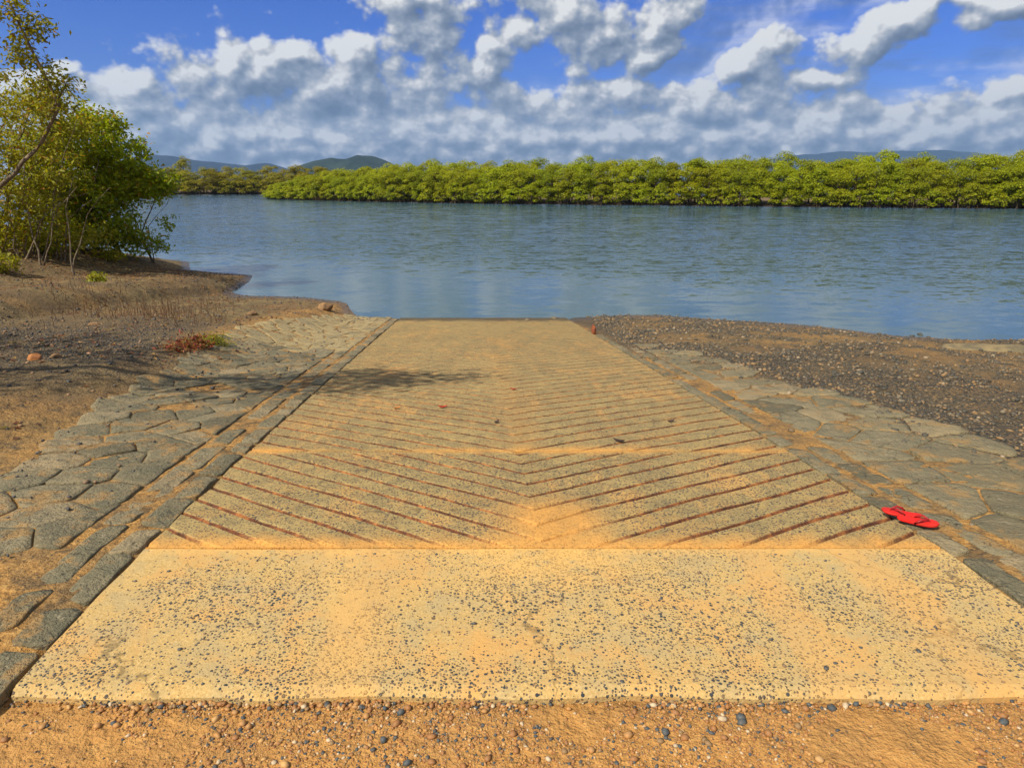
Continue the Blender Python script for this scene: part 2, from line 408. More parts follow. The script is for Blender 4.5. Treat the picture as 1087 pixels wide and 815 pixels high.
# ---------------------------------------------------------------- crazy paving
def clip(poly,p,n):
    out=[]
    for i in range(len(poly)):
        a=poly[i];b=poly[(i+1)%len(poly)]
        da=(a[0]-p[0])*n[0]+(a[1]-p[1])*n[1]; db=(b[0]-p[0])*n[0]+(b[1]-p[1])*n[1]
        if da<=0: out.append(a)
        if da*db<0:
            t=da/(da-db); out.append((a[0]+(b[0]-a[0])*t,a[1]+(b[1]-a[1])*t))
    return out
def cells(sites,box,extra=()):
    res=[]
    for i,s in enumerate(sites):
        poly=[(box[0],box[1]),(box[2],box[1]),(box[2],box[3]),(box[0],box[3])]
        near=sorted(sites+list(extra),key=lambda t:(t[0]-s[0])**2+(t[1]-s[1])**2)[1:22]
        for t in near:
            mx,my=(s[0]+t[0])/2,(s[1]+t[1])/2
            poly=clip(poly,(mx,my),(t[0]-s[0],t[1]-s[1]))
            if len(poly)<3: break
        if len(poly)>=3: res.append(poly)
    return res
def roundpoly(poly,inset):
    cx=sum(p[0] for p in poly)/len(poly); cy=sum(p[1] for p in poly)/len(poly)
    pts=[]
    n=len(poly)
    for i in range(n):       # chaikin-like corner cut + subdivide
        a=Vector(poly[i]);b=Vector(poly[(i+1)%n]); L=(b-a).length
        c=min(.14,.022/max(L,.01))
        k=max(2,int(L/.05))
        for j in range(k+1):
            t=c+(1-2*c)*j/k
            pts.append(a.lerp(b,t))
    out=[]
    for p in pts:
        d=Vector((cx,cy))-p; l=d.length
        if l<inset*1.3: continue
        w=inset*(1.+1.3*mn.fractal(Vector((p.x*11,p.y*11,2)),1.,2.,3))
        out.append(p+d.normalized()*w)
    return out
SV=[];SF=[];ST=[]
def add_stone(pts,zfun,lift,tan,tilt=(0,0)):
    n=len(pts)
    if n<5: return
    cx=sum(p[0] for p in pts)/n; cy=sum(p[1] for p in pts)/n
    b=len(SV); rings=[(1.0,-.06),(1.0,lift-.005),(.985,lift),(.8,lift+.001),(.4,lift+.001)]
    for s,dz in rings:
        for p in pts:
            x=cx+(p[0]-cx)*s; y=cy+(p[1]-cy)*s
            z=zfun(x,y)+dz+tilt[0]*(x-cx)+tilt[1]*(y-cy)+(.010*mn.fractal(Vector((x*7,y*7,1)),1.,2.,3) if dz>0 else 0)
            SV.append((x,y,z)); ST.append(tan)
    SV.append((cx,cy,zfun(cx,cy)+lift+.007)); ST.append(tan); c=len(SV)-1
    for r in range(len(rings)-1):
        for i in range(n):
            j=(i+1)%n; SF.append((b+r*n+i,b+r*n+j,b+(r+1)*n+j,b+(r+1)*n+i))
    r=len(rings)-1
    for i in range(n): SF.append((b+r*n+i,b+r*n+(i+1)%n,c))
def flush(name):
    me=bpy.data.meshes.new(name); me.from_pydata(list(SV),[],list(SF))
    at=me.attributes.new('tan','FLOAT','POINT'); at.data.foreach_set('value',np.array(ST,dtype=np.float32)); me.update()
    link(name,me,M_stone,smooth=True,kind='structure'); SV.clear();SF.clear();ST.clear()
def zL(x,y): return prof(y)
# kerb rows of long stones beside the slab (u = offset outside the slab edge)
def kerb(side,o0,o1,y0,y1,lmin,lmax,skip=0.):
    y=y0
    while y<y1:
        L=random.uniform(lmin,lmax); gp=.012
        if random.random()>skip:
            w0=o0+random.uniform(0,.015); w1=o1-random.uniform(0,.03)
            pts=[]
            sk=random.uniform(-.06,.06)
            def P(o,yy): 
                return (rc(yy)+side*(HW+o),yy)
            n=6
            ring=[(w0,y+gp*.6),(w1,y+gp+sk),(w1,y+L-gp+sk),(w0,y+L-gp)]
            if side<0: ring=ring[::-1]
            poly=[P(*q) for q in ring]
            add_stone(roundpoly(poly,.008),lambda x,y:H2(x,y),random.uniform(.0,.009),0.,(random.uniform(-.03,.03),random.uniform(-.02,.02)))
        y+=L
def H2(x,y):
    return H(x,y)
kerb(-1,.004,.17,1.75,14.8,.25,.55); kerb(-1,.19,.36,1.7,9.4,.3,.65,.06)
sites=[]
random.seed(11)
tries=0
while len(sites)<120 and tries<9000:
    tries+=1
    y=random.uniform(2.9,9.6); o=random.uniform(.42,1.9)
    if o>np.interp(y,[2.9,3.6,5.4,7.4,9.6],[.9,1.25,1.6,1.75,1.95]): continue
    x=rc(y)-HW-o
    if all(((x-a)**2+((y-b)*.9)**2)>.27**2 for a,b in sites): sites.append((x,y))
def okL(poly):
    return all(-.01<-(p[0]-rc(p[1]))-HW-.38 and p[1]<10 and -(p[0]-rc(p[1]))-HW<np.interp(p[1],[1.5,3.6,5.4,7.4,10],[1.2,1.5,1.85,2.05,2.4]) for p in poly)
def clampL(poly,side,omin):
    out=[]
    for p in poly:
        o=side*(p[0]-rc(p[1]))-HW
        o=max(o,omin); out.append((rc(p[1])+side*(HW+o),p[1]))
    return out
EX=[(rc(y)-HW-float(np.interp(y,[2.9,3.6,5.4,7.4,9.6],[.9,1.25,1.6,1.75,1.95]))-.22-.1*random.random(),y) for y in np.arange(2.3,10.6,.22)]+[(rc(2.55)-HW-o,2.6) for o in (.5,.8,1.1)]+[(rc(9.9)-HW-o,9.95) for o in np.arange(.3,2.2,.2)]
for poly in cells(sites,(-6,2.2,-1.5,10.6),EX):
    poly=clampL(poly,-1,.385)
    if all(-(p[0]-rc(p[1]))-HW<2.5 for p in poly) and all(2.35<p[1]<10.3 for p in poly):
        cx=sum(p[0] for p in poly)/len(poly)
        if random.random()<.02: continue
        add_stone(roundpoly(poly,.006),H2,random.uniform(.003,.014),0.,(random.uniform(-.04,.04),random.uniform(-.03,.03)))
# lower, sand-washed part of the pitching nearer the water
sites=[];tries=0
while len(sites)<230 and tries<9000:
    tries+=1
    y=random.uniform(9.4,15.2); o=random.uniform(.2,2.1)
    if o>np.interp(y,[9.4,11,15.5],[1.9,2.2,1.1]): continue
    x=rc(y)-HW-o
    if all(((x-a)**2+((y-b)*.55)**2)>.2**2 for a,b in sites): sites.append((x,y))
EX=[(rc(y)-HW-float(np.interp(y,[9.4,11,15.5],[1.9,2.2,1.1]))-.15-.1*random.random(),y) for y in np.arange(9.2,15.9,.2)]+[(rc(9.3)-HW-o,9.25) for o in np.arange(.3,2.2,.2)]+[(rc(15.4)-HW-o,15.5) for o in np.arange(.1,2.2,.2)]
for poly in cells(sites,(-6,9.0,-1.5,15.8),EX):
    poly=clampL(poly,-1,.2)
    if all(-(p[0]-rc(p[1]))-HW<2.6 for p in poly):
        add_stone(roundpoly(poly,.014),H2,random.uniform(.0,.010),1. if random.random()<.85 else .4)
flush('left_stone_paving')
random.seed(5)
kerb(1,.004,.15,1.7,11.5,.3,.6); kerb(1,.17,.33,1.5,9.4,.3,.7,.1)
sites=[];tries=0
while len(sites)<70 and tries<9000:
    tries+=1
    y=random.uniform(1.2,10.2); o=random.uniform(.4,1.5)
    if o>np.interp(y,[1.2,5,8,10],[1.8,1.4,1.1,.7]): continue
    x=rc(y)+HW+o
    if all(((x-a)**2+((y-b)*.8)**2)>.33**2 for a,b in sites): sites.append((x,y))
EX=[(rc(y)+HW+float(np.interp(y,[1.2,5,8,10],[1.8,1.4,1.1,.7]))+.25+.12*random.random(),y) for y in np.arange(.8,10.9,.27)]+[(rc(10.4)+HW+o,10.5) for o in (.2,.5,.8)]+[(rc(1)+HW+o,.9) for o in (.4,.8,1.2,1.6)]
for poly in cells(sites,(1.5,.6,5,10.8),EX):
    poly=clampL(poly,1,.35)
    if all((p[0]-rc(p[1]))-HW<2.4 for p in poly):
        if random.random()<.04: continue
        add_stone(roundpoly(poly,.008),H2,random.uniform(.002,.013),.25*random.random(),(random.uniform(-.04,.04),random.uniform(-.03,.03)))
flush('right_stone_paving')

# ---------------------------------------------------------------- pebbles (uncountable)
def ico():
    import bmesh
    bm=bmesh.new(); bmesh.ops.create_icosphere(bm,subdivisions=1,radius=1.)
    v=np.array([q.co[:] for q in bm.verts]); f=np.array([[q.index for q in p.verts] for p in bm.faces]); bm.free(); return v,f
IV,IF=ico()
def pebbles(name,pts,sizes,mat,flat=.6,sink=.25):
    n=len(pts); pts=np.array(pts); sizes=np.array(sizes)
    V=np.repeat(IV[None],n,0)*(1+rng.uniform(-.26,.22,(n,12,1)))
    V=V*np.stack([rng.uniform(.7,1.25,n),rng.uniform(.6,1.,n),rng.uniform(flat*.7,flat*1.3,n)],-1)[:,None,:]
    a=rng.uniform(0,6.28,n); c,s=np.cos(a),np.sin(a)
    X=V[...,0]*c[:,None]-V[...,1]*s[:,None]; Y=V[...,0]*s[:,None]+V[...,1]*c[:,None]
    V=np.stack([X,Y,V[...,2]],-1)*sizes[:,None,None]
    V[...,2]+=(sizes*flat*(1-sink*2))[:,None]
    V+=pts[:,None,:]
    F=(IF[None]+ (np.arange(n)*12)[:,None,None]).reshape(-1,3)
    me=fastmesh(name,V.reshape(-1,3),F,3)
    return link(name,me,mat,smooth=False,kind='stuff')
def scatter(n,x0,x1,y0,y1,fn):
    P=[];Z=[]
    for _ in range(n):
        x=random.uniform(x0,x1);y=random.uniform(y0,y1); r=fn(x,y)
        if r: P.append((x,y,r[1])); Z.append(r[0])
    return P,Z
random.seed(21)
def fr(x,y):
    if y>shore(x)+.3: return
    u=x-rc(y)
    if u<HW+.03: return
    gr,_=zones(x,y)
    if random.random()>gr*.97+.02: return
    s=.0125*math.exp(min(1.,random.gauss(0,.48)))*(.75+.03*y)
    if x>5.5 and random.random()<.004: s*=2.2
    return s,H(x,y)-.002
P,Z=scatter(62000,1.7,13.5,1.5,16,fr)
pebbles('shore_gravel',P,Z,M_pd)
def fl(x,y):
    u=x-rc(y)
    if u>-(HW+.5) or y>shore(x): return
    gr,sa=zones(x,y)
    p=gr*.9+.16
    if random.random()>p: return
    s=.0105*math.exp(min(.95,random.gauss(0,.5)))*(.7+.035*y)
    z=H2(x,y)+.012 if -u<3.6 and y<9.5 else H(x,y)-.002
    return s,z
P,Z=scatter(52000,-15,-2,1.5,21,fl)
pebbles('bank_gravel',P,Z,mat_pebble('bank_pebbles',[(0,(.04,.04,.045)),(.35,(.09,.075,.055)),(.6,(.20,.12,.06)),(.8,(.05,.06,.065)),(.93,(.36,.2,.1))]))
def ff(x,y):
    d=mn.fractal(Vector((x*1.6,y*1.6,77)),1.,2.,3)
    if d>.12: 
        if random.random()<.93: return
    if y>1.875: return
    s=.0034*math.exp(min(.9,random.gauss(0,.5)))
    if random.random()<.012: s=random.uniform(.009,.018)
    return s,H(x,y)-.042-.001
P,Z=scatter(60000,-2.4,2.6,.95,1.89,ff)
# row of small stones gathered against the front edge of the apron
for _ in range(1700):
    x=random.uniform(-2.2,2.5); 
    if mn.noise(Vector((x*2.2,3,3)))<-.05 and random.random()<.8: continue
    P.append((x,random.gauss(FE-.010,.013),1.249)); Z.append(random.choice([.004,.006,.008,.0115]))
pebbles('track_gravel',P,Z,M_pb)
def fa(x,y):
    u=x-rc(y)
    if abs(u)>HW-.03: return
    d=mn.fractal(Vector((x*1.2,y*1.0,7)),1.,2.,3)
    if random.random()>.45+1.9*d: return
    s=.0030*math.exp(random.gauss(0,.42))
    return s,prof(y)-.0008
P,Z=scatter(6500,-2,2.4,1.90,2.8,fa)
pebbles('apron_aggregate',P,Z,mat_pebble('aggregate',[(0,(.04,.055,.065)),(.4,(.09,.09,.095)),(.65,(.05,.06,.07)),(.85,(.22,.13,.07))]),.45,.3)

# ---------------------------------------------------------------- water
def mat_water():
    m,g=material('river_water'); P=g.pos()
    st=g.map(P,rot=(0,0,R(14)),scale=(.55,1.,1.))
    w1=g.noise(st,.9,4,.62,dist=.25); w2=g.noise(st,3.6,4,.65,dist=.35); w3=g.noise(st,14.,3,.6); w4=g.noise(st,.22,3,.5)
    calm=g.mapr(g.noise(g.map(P,scale=(.06,.11,1)),1.,3,.5),.38,.62,.55,1.)
    sep=g.n('ShaderNodeSeparateXYZ'); g.put(sep.inputs[0],P)
    near=g.mapr(g.m('ADD',sep.outputs[1],g.m('ADD',g.m('MULTIPLY',sep.outputs[0],.5),g.m('MULTIPLY',w4,7.))),20.,33.,.22,1.)
    far=g.mapr(sep.outputs[1],20.,90.,0.,1.)
    tot=None
    for scl,ax,amt,mode in((.6,.42,.36,'far'),(1.9,.45,.36,'mid'),(5.,.5,.34,'near'),(15.,.6,.26,'near')):
        c=g.noise(g.map(P,rot=(0,0,R(9)),scale=(ax,1.,1.)),scl,3,.6,out='Color'); c.node.noise_dimensions='2D'
        k={'far':g.mapr(far,0,1,.25,1.),'mid':calm,'near':near}[mode]
        v=g.vm('SCALE',g.vm('SUBTRACT',c,(.5,.5,.5)),scale=g.m('MULTIPLY',k,amt))
        tot=v if tot is None else g.vm('ADD',tot,v)
    tot=g.vm('MULTIPLY',g.vm('SCALE',tot,scale=near),(1.,1.6,0.))
    nb=g.vm('NORMALIZE',g.vm('ADD',tot,(0,0,1)))
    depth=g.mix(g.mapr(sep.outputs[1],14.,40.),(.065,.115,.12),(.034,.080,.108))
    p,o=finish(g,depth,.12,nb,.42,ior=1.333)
    return m
M_water=mat_water()
wx=axis(-60,60,10,-9000,9000,1.5); wy=axis(0,200,10,-60,9400,1.4)
nx=len(wx); co=[(x,y,0) for y in wy for x in wx]
obj('river_water',co,[(j*nx+i,j*nx+i+1,(j+1)*nx+i+1,(j+1)*nx+i) for j in range(len(wy)-1) for i in range(nx-1)],M_water,kind='structure')

# ---------------------------------------------------------------- leaves / branches
def tube(V,F,pts,rads,n=6):
    b=len(V)
    for k,(p,r) in enumerate(zip(pts,rads)):
        d=(pts[min(k+1,len(pts)-1)]-pts[max(k-1,0)]).normalized()
        a=d.orthogonal().normalized(); c=d.cross(a)
        for i in range(n):
            t=2*math.pi*i/n; V.append(tuple(p+a*math.cos(t)*r+c*math.sin(t)*r))
    for k in range(len(pts)-1):
        for i in range(n):
            j=(i+1)%n; F.append((b+k*n+i,b+k*n+j,b+(k+1)*n+j,b+(k+1)*n+i))
    F.append(tuple(b+(len(pts)-1)*n+i for i in range(n)))
def leafmesh(name,centers,normals,length,width,up=.35):
    """folded pointed leaves, 6 verts -> 4 tris; centers (n,3)"""
    n=len(centers)
    d=rng.normal(size=(n,3)); 
    nn=normals*up+rng.normal(size=(n,3))*.55; nn/=np.linalg.norm(nn,axis=1,keepdims=True)
    d-=nn*(d*nn).sum(1,keepdims=True); d/=np.linalg.norm(d,axis=1,keepdims=True)
    s=np.cross(nn,d)
    L=(length*rng.uniform(.7,1.3,n))[:,None]; W=(width*rng.uniform(.7,1.3,n))[:,None]
    a=centers-d*L*.5; b=centers+d*L*.5-nn*L*.12; c=centers+s*W*.5+nn*W*.18-d*L*.03; e=centers-s*W*.5+nn*W*.18-d*L*.03
    V=np.stack([a,c,b,e],1).reshape(-1,3)
    k=np.arange(n)*4
    F=np.concatenate([np.stack([k,k+1,k+2],-1),np.stack([k,k+2,k+3],-1)],0)
    return fastmesh(name,V,F,3)
def curvepts(a,b,sag,n,jit):
    pts=[]
    for i in range(n+1):
        t=i/n; p=a.lerp(b,t)+Vector((0,0,sag*math.sin(t*math.pi)))
        if 0<i<n: p+=Vector([random.gauss(0,jit) for _ in range(3)])
        pts.append(p)
    return pts
def guided_tree(name,base,stems,lobes,nclump,per,leaf,mat,label,cat,group,spread=.22,twig=.008,bare=0,trunk_r=.06,parentloc=True):
    """stems: list of point lists (world), lobes: (center,radii,weight)"""
    root=bpy.data.objects.new(name,None); COL.objects.link(root); root.location=base; tag(root,label,cat,group)
    B=Vector(base); V=[];F=[]
    nodes=[]
    for st in stems:
        pts=[Vector(p)-B for p in st['pts']]
        fine=[]
        for a,b in zip(pts,pts[1:]):
            k=max(2,int((b-a).length/.35))
            for i in range(k): fine.append(a.lerp(b,i/k)+Vector([random.gauss(0,.025) for _ in range(3)]))
        fine.append(pts[-1]); r0=st.get('r',trunk_r); r1=st.get('r1',r0*.25)
        rads=[r0+(r1-r0)*(i/(len(fine)-1))**.8 for i in range(len(fine))]
        rads[0]*=1.25
        tube(V,F,fine,rads,7); nodes+=[(p,r) for p,r in zip(fine,rads)][len(fine)//4:]
    C=[];N=[]; tot=sum(l[2] for l in lobes)
    anchors=list(nodes)
    cl=[]
    for c,r,w in lobes:
        c=Vector(c)-B
        for _ in range(int(nclump*w/tot)):
            while 1:
                q=Vector([random.uniform(-1,1) for _ in range(3)])
                if .25<q.length<1: break
            q=q*(q.length**-.25)
            p=c+Vector((q.x*r[0],q.y*r[1],q.z*r[2]))
            cl.append((p,Vector((q.x/r[0],q.y/r[1],q.z/r[2])).normalized()))
    cl.sort(key=lambda t:min((t[0]-a[0]).length for a in nodes))
    for p,nv in cl:
        a=min(anchors,key=lambda t:(t[0]-p).length+(.6*max(0,t[0].z-p.z)))
        L=(p-a[0]).length
        k=max(2,int(L/.4))
        pts=curvepts(a[0],p,-.06*L,k,.04*min(1,L))
        r0=min(a[1]*.75,twig+.010*L); rads=[r0+(twig*.4-r0)*i/k for i in range(k+1)]
        tube(V,F,pts,rads,4)
        if random.random()<.6: anchors.append((p,r0*.7)); 
        anchors.append((pts[k//2],r0))
        if random.random()<bare: continue
        for _ in range(per):
            o=Vector([random.gauss(0,spread) for _ in range(3)]); o.z*=.7
            C.append(p+o); N.append((nv*.5+Vector((0,0,1))+o.normalized()*.5))
    obj('branches',V,F,M_bark,root,smooth=True)
    me=leafmesh('foliage',np.array([c[:] for c in C]),np.array([q.normalized()[:] for q in N]),leaf[0],leaf[1],.6)
    link('foliage',me,mat,root)
    return root
def at(px,py,y):          # world point seen at a photo position, at forward distance y
    r=ray(px,py); t=y/r.y; return Vector((r.x*t,y,CAMH+r.z*t))
def lobe(px,py,y,rx,ry,rz,w=1.): return (at(px,py,y),(rx,ry,rz),w)
def stem(base,*rest,r=.05,r1=None): 
    d={'pts':[base]+list(rest),'r':r}
    if r1: d['r1']=r1
    return d
random.seed(33)
def gb(x,y): return (x,y,H(x,y)-.05)
# broad green mangrove nearest the water
b=gb(-13.1,22.0)
guided_tree('mangrove_tree',b,[
  stem(b,at(95,225,21.6),at(85,180,21.3),at(70,140,21.4),r=.08),
  stem(gb(-12.6,22.2),at(112,225,22),at(130,190,22),at(150,165,22),r=.06),
  stem(b,at(70,235,21.4),at(40,200,21),at(25,160,21),r=.07),
  stem(b,at(80,240,21.2),at(100,205,20.6),at(105,170,20.6),r=.05)],
 [lobe(95,150,21.3,.95,1.3,.7,1.7),lobe(125,165,22,.9,1.2,.7,1.6),lobe(72,180,20.9,1.0,1.2,.8,1.7),lobe(140,195,22,.85,1.,.45,1.5),
  lobe(100,205,21.2,.9,1.1,.6,1.5),lobe(55,215,20.8,.8,1.1,.6,1.2),lobe(85,235,21.1,.9,.8,.45,1.1),lobe(165,190,22.2,.45,.6,.25,.6),lobe(105,128,21.8,.6,.8,.35,.8),lobe(40,160,21.2,.8,1.,.7,1.),lobe(110,235,21.6,1.1,.9,.6,1.3),lobe(60,245,20.8,1.0,.8,.45,1.),lobe(125,252,22,.8,.7,.3,.7)],
 600,30,(.15,.07),M_leaf_green,'broad leafy mangrove with the brightest green crown, at the edge of the left bank','tree',None,spread=.17)
# thin sapling right at the edge over the water
b=gb(-11.9,22.9)
guided_tree('mangrove_sapling',b,[stem(b,at(150,250,22.8),at(160,222,22.8),at(172,195,22.8),r=.035),
  stem(b,at(148,250,22.8),at(140,225,22.8),at(148,205,22.8),r=.025),stem(b,at(165,262,22.7),at(180,245,22.6),r=.015),stem(b,at(158,240,23),at(176,215,23),at(186,205,23),r=.018)],
 [lobe(152,208,22.8,.75,.6,.35,1.3),lobe(172,203,22.8,.45,.5,.22,1.),lobe(150,250,22.8,.5,.5,.25,.6),lobe(178,235,22.8,.2,.3,.3,.3),lobe(143,262,22.6,.9,.6,.25,1.3),lobe(165,258,22.6,.5,.4,.25,.6)],
 130,16,(.12,.06),M_leaf_green,'thin open sapling with sparse leaves leaning out over the water edge','sapling',None,spread=.12,bare=.25)
# olive, twiggy trees on the left
TW=[]
for _ in range(17):
    x0=random.uniform(-15,75); lean=random.gauss(18,22); top=random.uniform(120,215); yy=random.uniform(17.8,19.4)
    q=at(x0,258,yy); q=Vector((q.x,q.y,H(q.x,q.y)-.05))
    TW.append(stem(q,at(x0+lean*.4+random.gauss(0,6),(255+top)/2,yy),at(x0+lean+random.gauss(0,8),top,yy),r=random.uniform(.014,.03),r1=.006))
b=gb(-15.0,20.2)
guided_tree('twiggy_mangrove',b,[
  stem(b,at(20,225,19.5),at(35,180,19.3),at(60,130,19.5),at(45,95,19.5),r=.07,r1=.03),
  stem(b,at(5,230,19),at(10,170,18.6),at(35,110,18.6),r=.06),
  stem(b,at(30,240,19.3),at(60,215,19),at(95,205,19),r=.035),
  stem(b,at(-10,220,19),at(-20,150,19),at(0,120,19),r=.06)]+TW,
 [lobe(30,145,19,1.1,1.2,.8,1.6),lobe(70,130,19.6,.7,1.,.5,1.),lobe(10,180,18.5,1.,1.2,.9,1.2),lobe(45,200,18.8,.7,1.,.6,.7),lobe(55,105,19.4,.6,.8,.4,.8),
  lobe(-40,150,19,1.4,1.4,1.2,1.2),lobe(30,235,18.6,1.1,.9,.5,.9),lobe(5,110,19.,.8,.8,.4,.7),lobe(-10,215,18.4,1.3,1.2,.9,1.6),lobe(45,175,18.6,.9,.9,.6,1.),lobe(15,205,18.2,.9,.9,.6,.9),lobe(10,250,18.6,1.2,.8,.45,1.1),lobe(60,250,19.3,1.1,.7,.4,1.),lobe(95,250,20.3,.8,.6,.4,.8)],
 860,15,(.13,.06),M_leaf_olive,'olive-leaved mangrove thick with bare grey twigs at the left edge, over the dry bank','tree',None,spread=.17,bare=.30,twig=.010)
# tall leaning limb
b=gb(-16.0,18.2)
guided_tree('tall_mangrove',b,[
  stem(b,at(-15,215,17.5),at(45,150,17.2),at(62,112,17),at(40,65,16.8),at(22,30,16.6),at(-5,-35,16.2),r=.09,r1=.02),
  stem(at(52,125,17),at(72,85,17),r=.03),stem(b,at(-60,180,17),at(-90,80,16.5),r=.09)],
 [lobe(15,8,16.6,.32,.35,.38,.8),lobe(28,42,16.7,.30,.35,.36,.9),lobe(47,30,16.8,.12,.2,.13,.35),lobe(20,58,16.8,.2,.25,.15,.4),lobe(44,78,17,.40,.4,.38,1.),lobe(66,84,17,.30,.35,.2,.6),lobe(58,108,17,.55,.5,.4,1.1),
  lobe(-3,80,17,.3,.4,.2,.3),lobe(35,105,17,.5,.5,.3,.6),lobe(20,125,17,.6,.6,.4,.7),lobe(-80,60,16.5,1.5,1.5,1.4,3.),lobe(-40,-20,16.3,.8,.9,.7,1.2)],
 260,14,(.12,.055),M_leaf_olive,'tall mangrove limb with olive leaves reaching up past the top left corner','tree',None,spread=.13,bare=.05)
# out-of-frame tree whose branch throws its shade across the ramp
b=gb(-8.8,3.8)
def pt(x,y,z): return Vector((x+.5,y-1.4,z))
guided_tree('spreading_mangrove',b,[
  stem(b,pt(-9.,5.1,2.8),pt(-8.2,5.2,4.6),pt(-7,5.4,5.4),pt(-5.6,5.6,5.5),pt(-4.5,5.75,5.5),pt(-3.9,5.85,5.45),r=.13,r1=.02),
  stem(pt(-9.,5.1,2.8),pt(-10,6,5),pt(-10.5,7,6),r=.09)],
 [((-7.30,3.90,5.),(1.0,.9,.5),1.4),((-5.80,3.90,5.4),(.9,.55,.3),1.),((-4.80,4.05,5.5),(.75,.65,.2),2.2),((-3.90,4.20,5.5),(.45,.12,.1),.35),((-9.10,5.00,5.4),(1.5,1.2,1.),1.6),((-7.50,5.50,5.),(1.4,.8,.5),.9)],
 210,15,(.12,.055),M_leaf_olive,'spreading mangrove left of the ramp whose limb shades the ribbed concrete','tree',None,spread=.16)
# low plants on the bank
def plant(px,py,y,h,w,n,mat,label,leaf=(.1,.05)):
    p=at(px,py,y); b=Vector((p.x,p.y,H(p.x,p.y)-.02))
    st=[stem(b,b+Vector((random.uniform(-w,w)*.6,random.uniform(-w,w)*.6,h*.8)),r=.012) for _ in range(4)]
    return guided_tree('low_plant',b,st,[(b+Vector((0,0,h*.55)),(w,w,h*.45),1.)],n,12,leaf,mat,label,'plant',None,spread=.07,twig=.004)
plant(50,275,19.3,.5,.3,40,M_leaf_green,'small yellow-green plant below the grey twigs on the left bank')
plant(5,292,16.0,.45,.35,45,M_leaf_olive,'low leafy plant at the left edge on the dry bank')
plant(105,303,15.2,.22,.16,16,M_leaf_olive,'tiny green plant alone in the open middle of the left bank')
plant(115,262,20.8,.35,.5,40,M_leaf_olive,'low undergrowth at the foot of the bright green mangrove')
plant(20,262,19.6,.5,.8,60,M_leaf_olive,'dark low undergrowth at the foot of the twiggy olive mangrove')
M_red=mat_leaf('red_leaf',[(0,(.16,.03,.02)),(.4,(.3,.06,.03)),(.7,(.32,.14,.03)),(1,(.2,.16,.03))],.2,0)
plant(208,378,8.6,.13,.16,40,M_red,'red-leaved creeper at the top edge of the left stone paving',(.05,.025))
plant(228,371,9.0,.12,.14,30,M_leaf_olive,'yellowish grass tuft beside the red-leaved creeper',(.07,.012))
plant(190,384,8.2,.08,.16,26,M_red,'flat rusty creeper mat left of the red-leaved creeper',(.045,.02))
# dry stems on the bank: uncountable
V=[];F=[]; random.seed(3)
for _ in range(330):
    px=random.gauss(150,55);py=random.gauss(325,12)
    if not 20<px<270: continue
    p=at(px,py,1); r=ray(px,py); t=(CAMH-.75)/-r.z; x,y=r.x*t,r.y*t
    if y>shore(x)-.3: continue
    z=H(x,y); h=random.uniform(.08,.34); q=Vector((x,y,z-.02))
    tube(V,F,[q,q+Vector((random.gauss(0,.02),random.gauss(0,.02),h*.5)),q+Vector((random.gauss(0,.05),random.gauss(0,.05),h))],[.006,.004,.002],3)
obj('dry_stems',V,F,mat_simple('dry_stem',(.20,.10,.05),.9,(.1,.06,.03)),kind='stuff',label='thin dry stems and mangrove shoots sticking up from the left bank')
# fallen leaf litter
n=3600; C=[];N=[]
random.seed(8)
for _ in range(n):
    x=random.gauss(-12,3);y=random.gauss(20.5,2.2)
    if y>shore(x)-.2: continue
    C.append((x,y,H(x,y)+.01)); N.append((0,0,1))
for _ in range(9000):
    x=random.uniform(-15,-3.5);y=random.uniform(4,21)
    if mn.fractal(Vector((x*.8,y*.8,55)),1.,2.,3)<random.uniform(-.15,.35) or y>shore(x)-.3: continue
    C.append((x,y,H(x,y)+.006)); N.append((0,0,1))
me=leafmesh('leaf_litter',np.array(C),np.array(N,float),.075,.03,2.2)
link('leaf_litter',me,mat_leaf('dead_leaf',[(0,(.25,.10,.03)),(.5,(.14,.05,.03)),(.8,(.3,.17,.05)),(1,(.12,.11,.02))],.1,0),kind='stuff')

